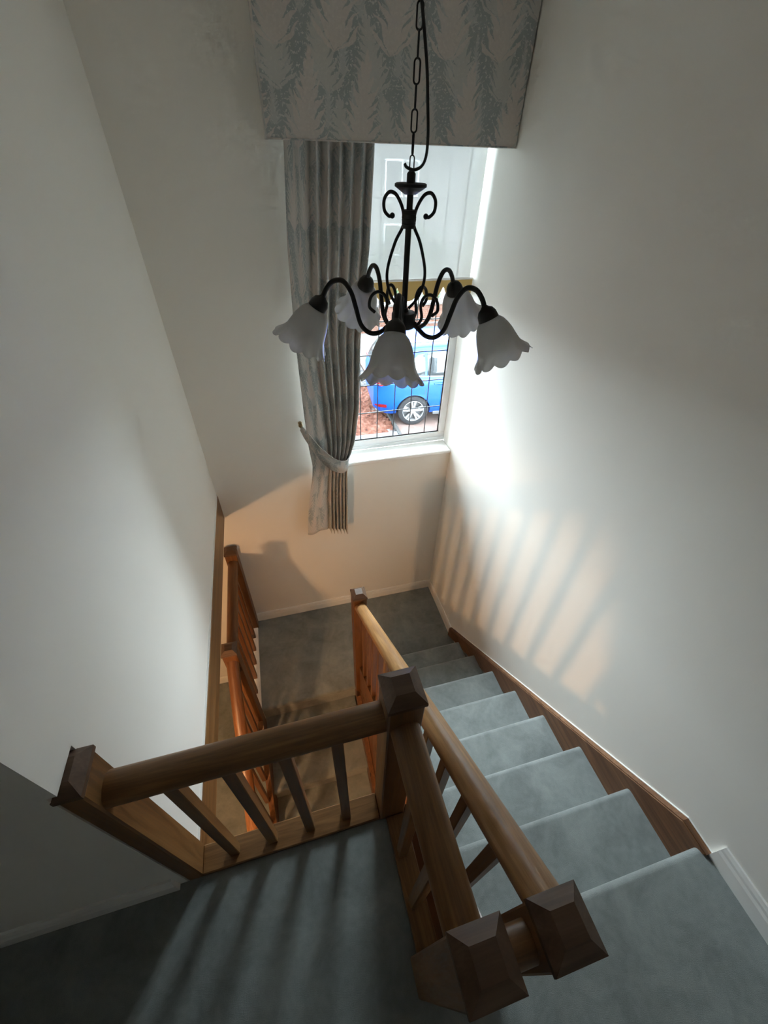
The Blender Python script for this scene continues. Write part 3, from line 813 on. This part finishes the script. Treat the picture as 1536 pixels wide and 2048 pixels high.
xs = [0, .03, .08, .15, .22, .32, .42, .52, .65, .8, .95, 1.1, 1.3, 1.5, 1.75, 2.0, 2.25, 2.5, 2.75, 3.0, 3.2, 3.4, 3.6, 3.8, 4.0, 4.2, 4.32, 4.40, 4.45]
bm = bmesh.new(); rows = []
for x in xs:
    f = section(x)
    full = [(-w_, z_) for w_, z_ in f]+[(w_, z_) for w_, z_ in f[::-1][1:]]
    rows.append([bm.verts.new((XR+x, YC+w_, GZ+z_)) for w_, z_ in full])
for A, B in zip(rows, rows[1:]):
    for q in range(len(A)-1): bm.faces.new((A[q], A[q+1], B[q+1], B[q]))
    bm.faces.new((A[-1], A[0], B[0], B[-1]))
bm.faces.new(rows[0]); bm.faces.new(rows[-1][::-1])
bmesh.ops.recalc_face_normals(bm, faces=bm.faces)
body = mesh_obj('body', bm, BLUE, None, True, 38)
wheels = [(XR+.845, YN), (XR+3.45, YN), (XR+.845, YN+WID), (XR+3.45, YN+WID)]
# cut the wheel arches
cut = bmesh.new()
for wx, wy in wheels:
    s_ = -1 if wy == YN else 1
    bmesh.ops.create_cone(cut, cap_ends=True, segments=40, radius1=.375, radius2=.375, depth=.6, matrix=Matrix.Translation((wx, wy-s_*.05, GZ+.335)) @ Matrix.Rotation(PI/2, 4, 'X'))
co = mesh_obj('arch_cut', cut, RUBBER)
bo = body.modifiers.new('b', 'BOOLEAN'); bo.object = co; bo.operation = 'DIFFERENCE'; bo.solver = 'EXACT'
dg = bpy.context.evaluated_depsgraph_get(); nm_ = bpy.data.meshes.new_from_object(body.evaluated_get(dg))
body.modifiers.clear(); old = body.data; body.data = nm_; nm_.materials.clear(); nm_.materials.append(BLUE)
for p in nm_.polygons: p.use_smooth = True; p.material_index = 0
nm_.set_sharp_from_angle(angle=math.radians(38))
bpy.data.objects.remove(co); par(body, car)
def side_pt(x, z_, out=.006, side=-1):
    f = section(x); zz_ = [q[1] for q in f[5:12]]; ww = [q[0] for q in f[5:12]]
    w_ = float(np.interp(z_, zz_, ww)); return Vector((XR+x, YC+side*(w_+out), GZ+z_))
def side_panel(nm, outline, mat, side=-1, out=.006):
    """glazing following the body side; outline is (x, zlow, zhigh) columns"""
    bm = bmesh.new(); cols = []
    for x, a_, c_ in outline: cols.append([bm.verts.new(side_pt(x, a_+(c_-a_)*q/4, out, side)) for q in range(5)])
    for A, B in zip(cols, cols[1:]):
        for q in range(4): bm.faces.new((A[q], A[q+1], B[q+1], B[q]))
    o_ = mesh_obj(nm, bm, mat, None, True); md = o_.modifiers.new('t', 'SOLIDIFY'); md.thickness = .004; return par(o_, car)
CHROME = plain('bright_trim', (.5, .52, .54), .15, 1)
for sd in (-1, 1):
    side_panel('quarter_window', [(.60, 1.12, 1.15), (.72, 1.115, 1.34), (.90, 1.11, 1.47), (1.05, 1.105, 1.50)], CGL, sd, .008)
    side_panel('door_window', [(1.10, 1.10, 1.505), (1.4, 1.095, 1.53), (1.75, 1.09, 1.54), (2.02, 1.085, 1.535)], CGL, sd, .008)
    side_panel('door_window', [(2.08, 1.08, 1.53), (2.4, 1.07, 1.50), (2.75, 1.06, 1.38), (3.0, 1.055, 1.22)], CGL, sd, .008)
    bm = bmesh.new(); tube(bm, [side_pt(x, z_, .008, sd) for x, z_ in [(.56, 1.12), (1.0, 1.098), (2.0, 1.078), (3.05, 1.045)]], .008, 6)
    par(mesh_obj('window_trim', bm, CHROME), car)
    bm = bmesh.new(); tube(bm, [side_pt(x, z_, .006, sd) for x, z_ in [(.30, .95), (.9, .985), (2.0, .965), (3.4, .92)]], .010, 6)
    par(mesh_obj('shoulder_crease', bm, BLUE), car)
    yy = YC+sd*.60
    bm = bmesh.new(); tube(bm, spline([(XR+.62, yy, GZ+1.655), (XR+.75, yy, GZ+1.69), (XR+1.5, yy, GZ+1.71), (XR+2.2, yy, GZ+1.685), (XR+2.35, yy, GZ+1.65)], 6), .014, 8)
    par(mesh_obj('roof_rail', bm, plain('dark_rail_%d' % sd, (.03, .03, .033), .4)), car)
for x in (1.075, 2.05):
    bm = bmesh.new(); tube(bm, [side_pt(x, z_, .001) for z_ in (.5, .8, 1.0, 1.09)], .004, 5)
    par(mesh_obj('door_seam', bm, RUBBER), car)
for x in (1.25, 2.2):
    p_ = side_pt(x, .93, .02); par(box('door_handle', (p_.x, p_.x+.2, p_.y-.012, p_.y+.02, p_.z, p_.z+.03), BLUE, None, .008), car)
# rear: tailgate glass, lamps, bumper reflector, spoiler, lower cladding
bm = bmesh.new(); pr = []
for x, z_, hw in ((.075, 1.06, .60), (.16, 1.24, .585), (.30, 1.42, .56), (.42, 1.50, .545)):
    pr.append([bm.verts.new((XR+x-.022, YC+hw*q/4, GZ+z_+.012)) for q in range(-4, 5)])
for A, B in zip(pr, pr[1:]):
    for q in range(8): bm.faces.new((A[q], A[q+1], B[q+1], B[q]))
o_ = mesh_obj('tailgate_glass', bm, CGL, None, True); md = o_.modifiers.new('t', 'SOLIDIFY'); md.thickness = .004; par(o_, car)
REDL = plain('red_lamp', (.12, .004, .006), .3, 0, .2)
for sd in (-1, 1):
    y0_ = YC+sd*.86; y1_ = YC+sd*.50
    bm = bmesh.new()
    extrude_poly(bm, [(XR+.05, .95), (XR+.14, .92), (XR+.36, .97), (XR+.32, 1.01), (XR+.12, 1.03), (XR+.05, 1.02)], min(y0_, y1_), max(y0_, y1_), 'y')
    for v in bm.verts: v.co = Vector((v.co.x, v.co.y, v.co.z+GZ)) 
    par(mesh_obj('tail_lamp', bm, REDL), car)
    bm = bmesh.new(); cols = []
    for x_ in (.03, .08, .14, .20, .27):
        wl_ = float(np.interp(x_, [0, .08, .35], [.70, .80, .895]))+.012
        hz = .012+.022*min(1, (x_-.03)/.1)
        cols.append([bm.verts.new((XR+x_-.01, YC+sd*wl_, GZ+.475+q*hz)) for q in (-1, 1)])
    for A, B in zip(cols, cols[1:]): bm.faces.new((A[0], A[1], B[1], B[0]))
    bmesh.ops.solidify(bm, geom=bm.faces[:], thickness=.02)
    par(mesh_obj('bumper_reflector', bm, REDL), car)
par(box('rear_spoiler', (XR+.28, XR+.62, YC-.56, YC+.56, GZ+1.615, GZ+1.645), BLUE, None, .012), car)
CLAD = plain('black_cladding', (.02, .02, .022), .6)
par(box('rear_valance', (XR+.06, XR+.42, YC-.70, YC+.70, GZ+.24, GZ+.34), CLAD, None, .03), car)
par(box('underbody', (XR+.3, XR+4.2, YC-.66, YC+.66, GZ+.20, GZ+.30), CLAD), car)
for sd in (-1, 1):
    ya, yb = sorted((YC+sd*.80, YC+sd*.885)); par(box('sill', (XR+1.28, XR+3.02, ya, yb, GZ+.22, GZ+.31), CLAD, None, .02), car)
# wheels
ALLOY = plain('silver_alloy', (.16, .165, .17), .4, .5)
TYRE = plain('grey_black_tyre', (.010, .010, .011), .85, 0, .1)
w0 = None
for wx, wy in wheels:
    s_ = -1 if wy == YN else 1
    if w0 is None:
        bm = bmesh.new(); Ry = Matrix.Rotation(PI/2, 4, 'X')
        lathe(bm, [(.235, -.11), (.29, -.115), (.325, -.10), (.338, -.06), (.338, .06), (.325, .10), (.29, .115), (.235, .11), (.235, -.11)], 48, Ry)
        w0 = mesh_obj('wheel', bm, TYRE, None, True, 40)
        bm = bmesh.new()
        lathe(bm, [(.225, -.1), (.238, -.1), (.240, .108), (.228, .112), (.222, .10), (.222, -.1)], 48, Ry)
        for q in range(5):      # five double spokes
            for dl in (-.17, .17):
                a0 = 2*PI*q/5+PI/2; a1 = a0+dl
                A = Vector((.05*math.cos(a0+dl*1.4), 0, .05*math.sin(a0+dl*1.4))); B = Vector((.226*math.cos(a1), 0, .226*math.sin(a1)))
                d_ = (B-A).normalized(); n_ = Vector((-d_.z, 0, d_.x))
                v8 = []
                for P_, wd in ((A, .014), (B, .024)):
                    for yy, sg in ((-.10, 1), (-.10, -1), (-.07, -1), (-.07, 1)): v8.append(bm.verts.new(P_+n_*wd*sg+Vector((0, yy-(.012 if P_ is B else -.0), 0))))
                for F in ((0, 1, 2, 3), (7, 6, 5, 4), (0, 4, 5, 1), (1, 5, 6, 2), (2, 6, 7, 3), (3, 7, 4, 0)): bm.faces.new([v8[i_] for i_ in F])
        lathe(bm, [(0, .105), (.03, .105), (.055, .095), (.06, .07), (0, .07)], 20, Ry)
        bmesh.ops.recalc_face_normals(bm, faces=bm.faces)
        al = mesh_obj('alloy_rim', bm, ALLOY, w0, True, 30)
        bm = bmesh.new(); lathe(bm, [(0, .02), (.222, .02), (.222, .0), (0, .0)], 40, Ry)
        br = mesh_obj('brake_disc', bm, CLAD, w0)
        o_ = w0
    else:
        o_ = w0.copy(); COL.objects.link(o_)
        for cc in (al, br): d_ = cc.copy(); COL.objects.link(d_); d_.parent = o_
    o_.parent = car
    o_.location = Vector((wx, wy-s_*.125, GZ+.338))-car.location
    o_.rotation_euler = (0, 0, 0 if s_ == -1 else PI)

car.rotation_euler = (0, 0, math.radians(-6)); car.location = Vector((3.09, 5.95, GZ))
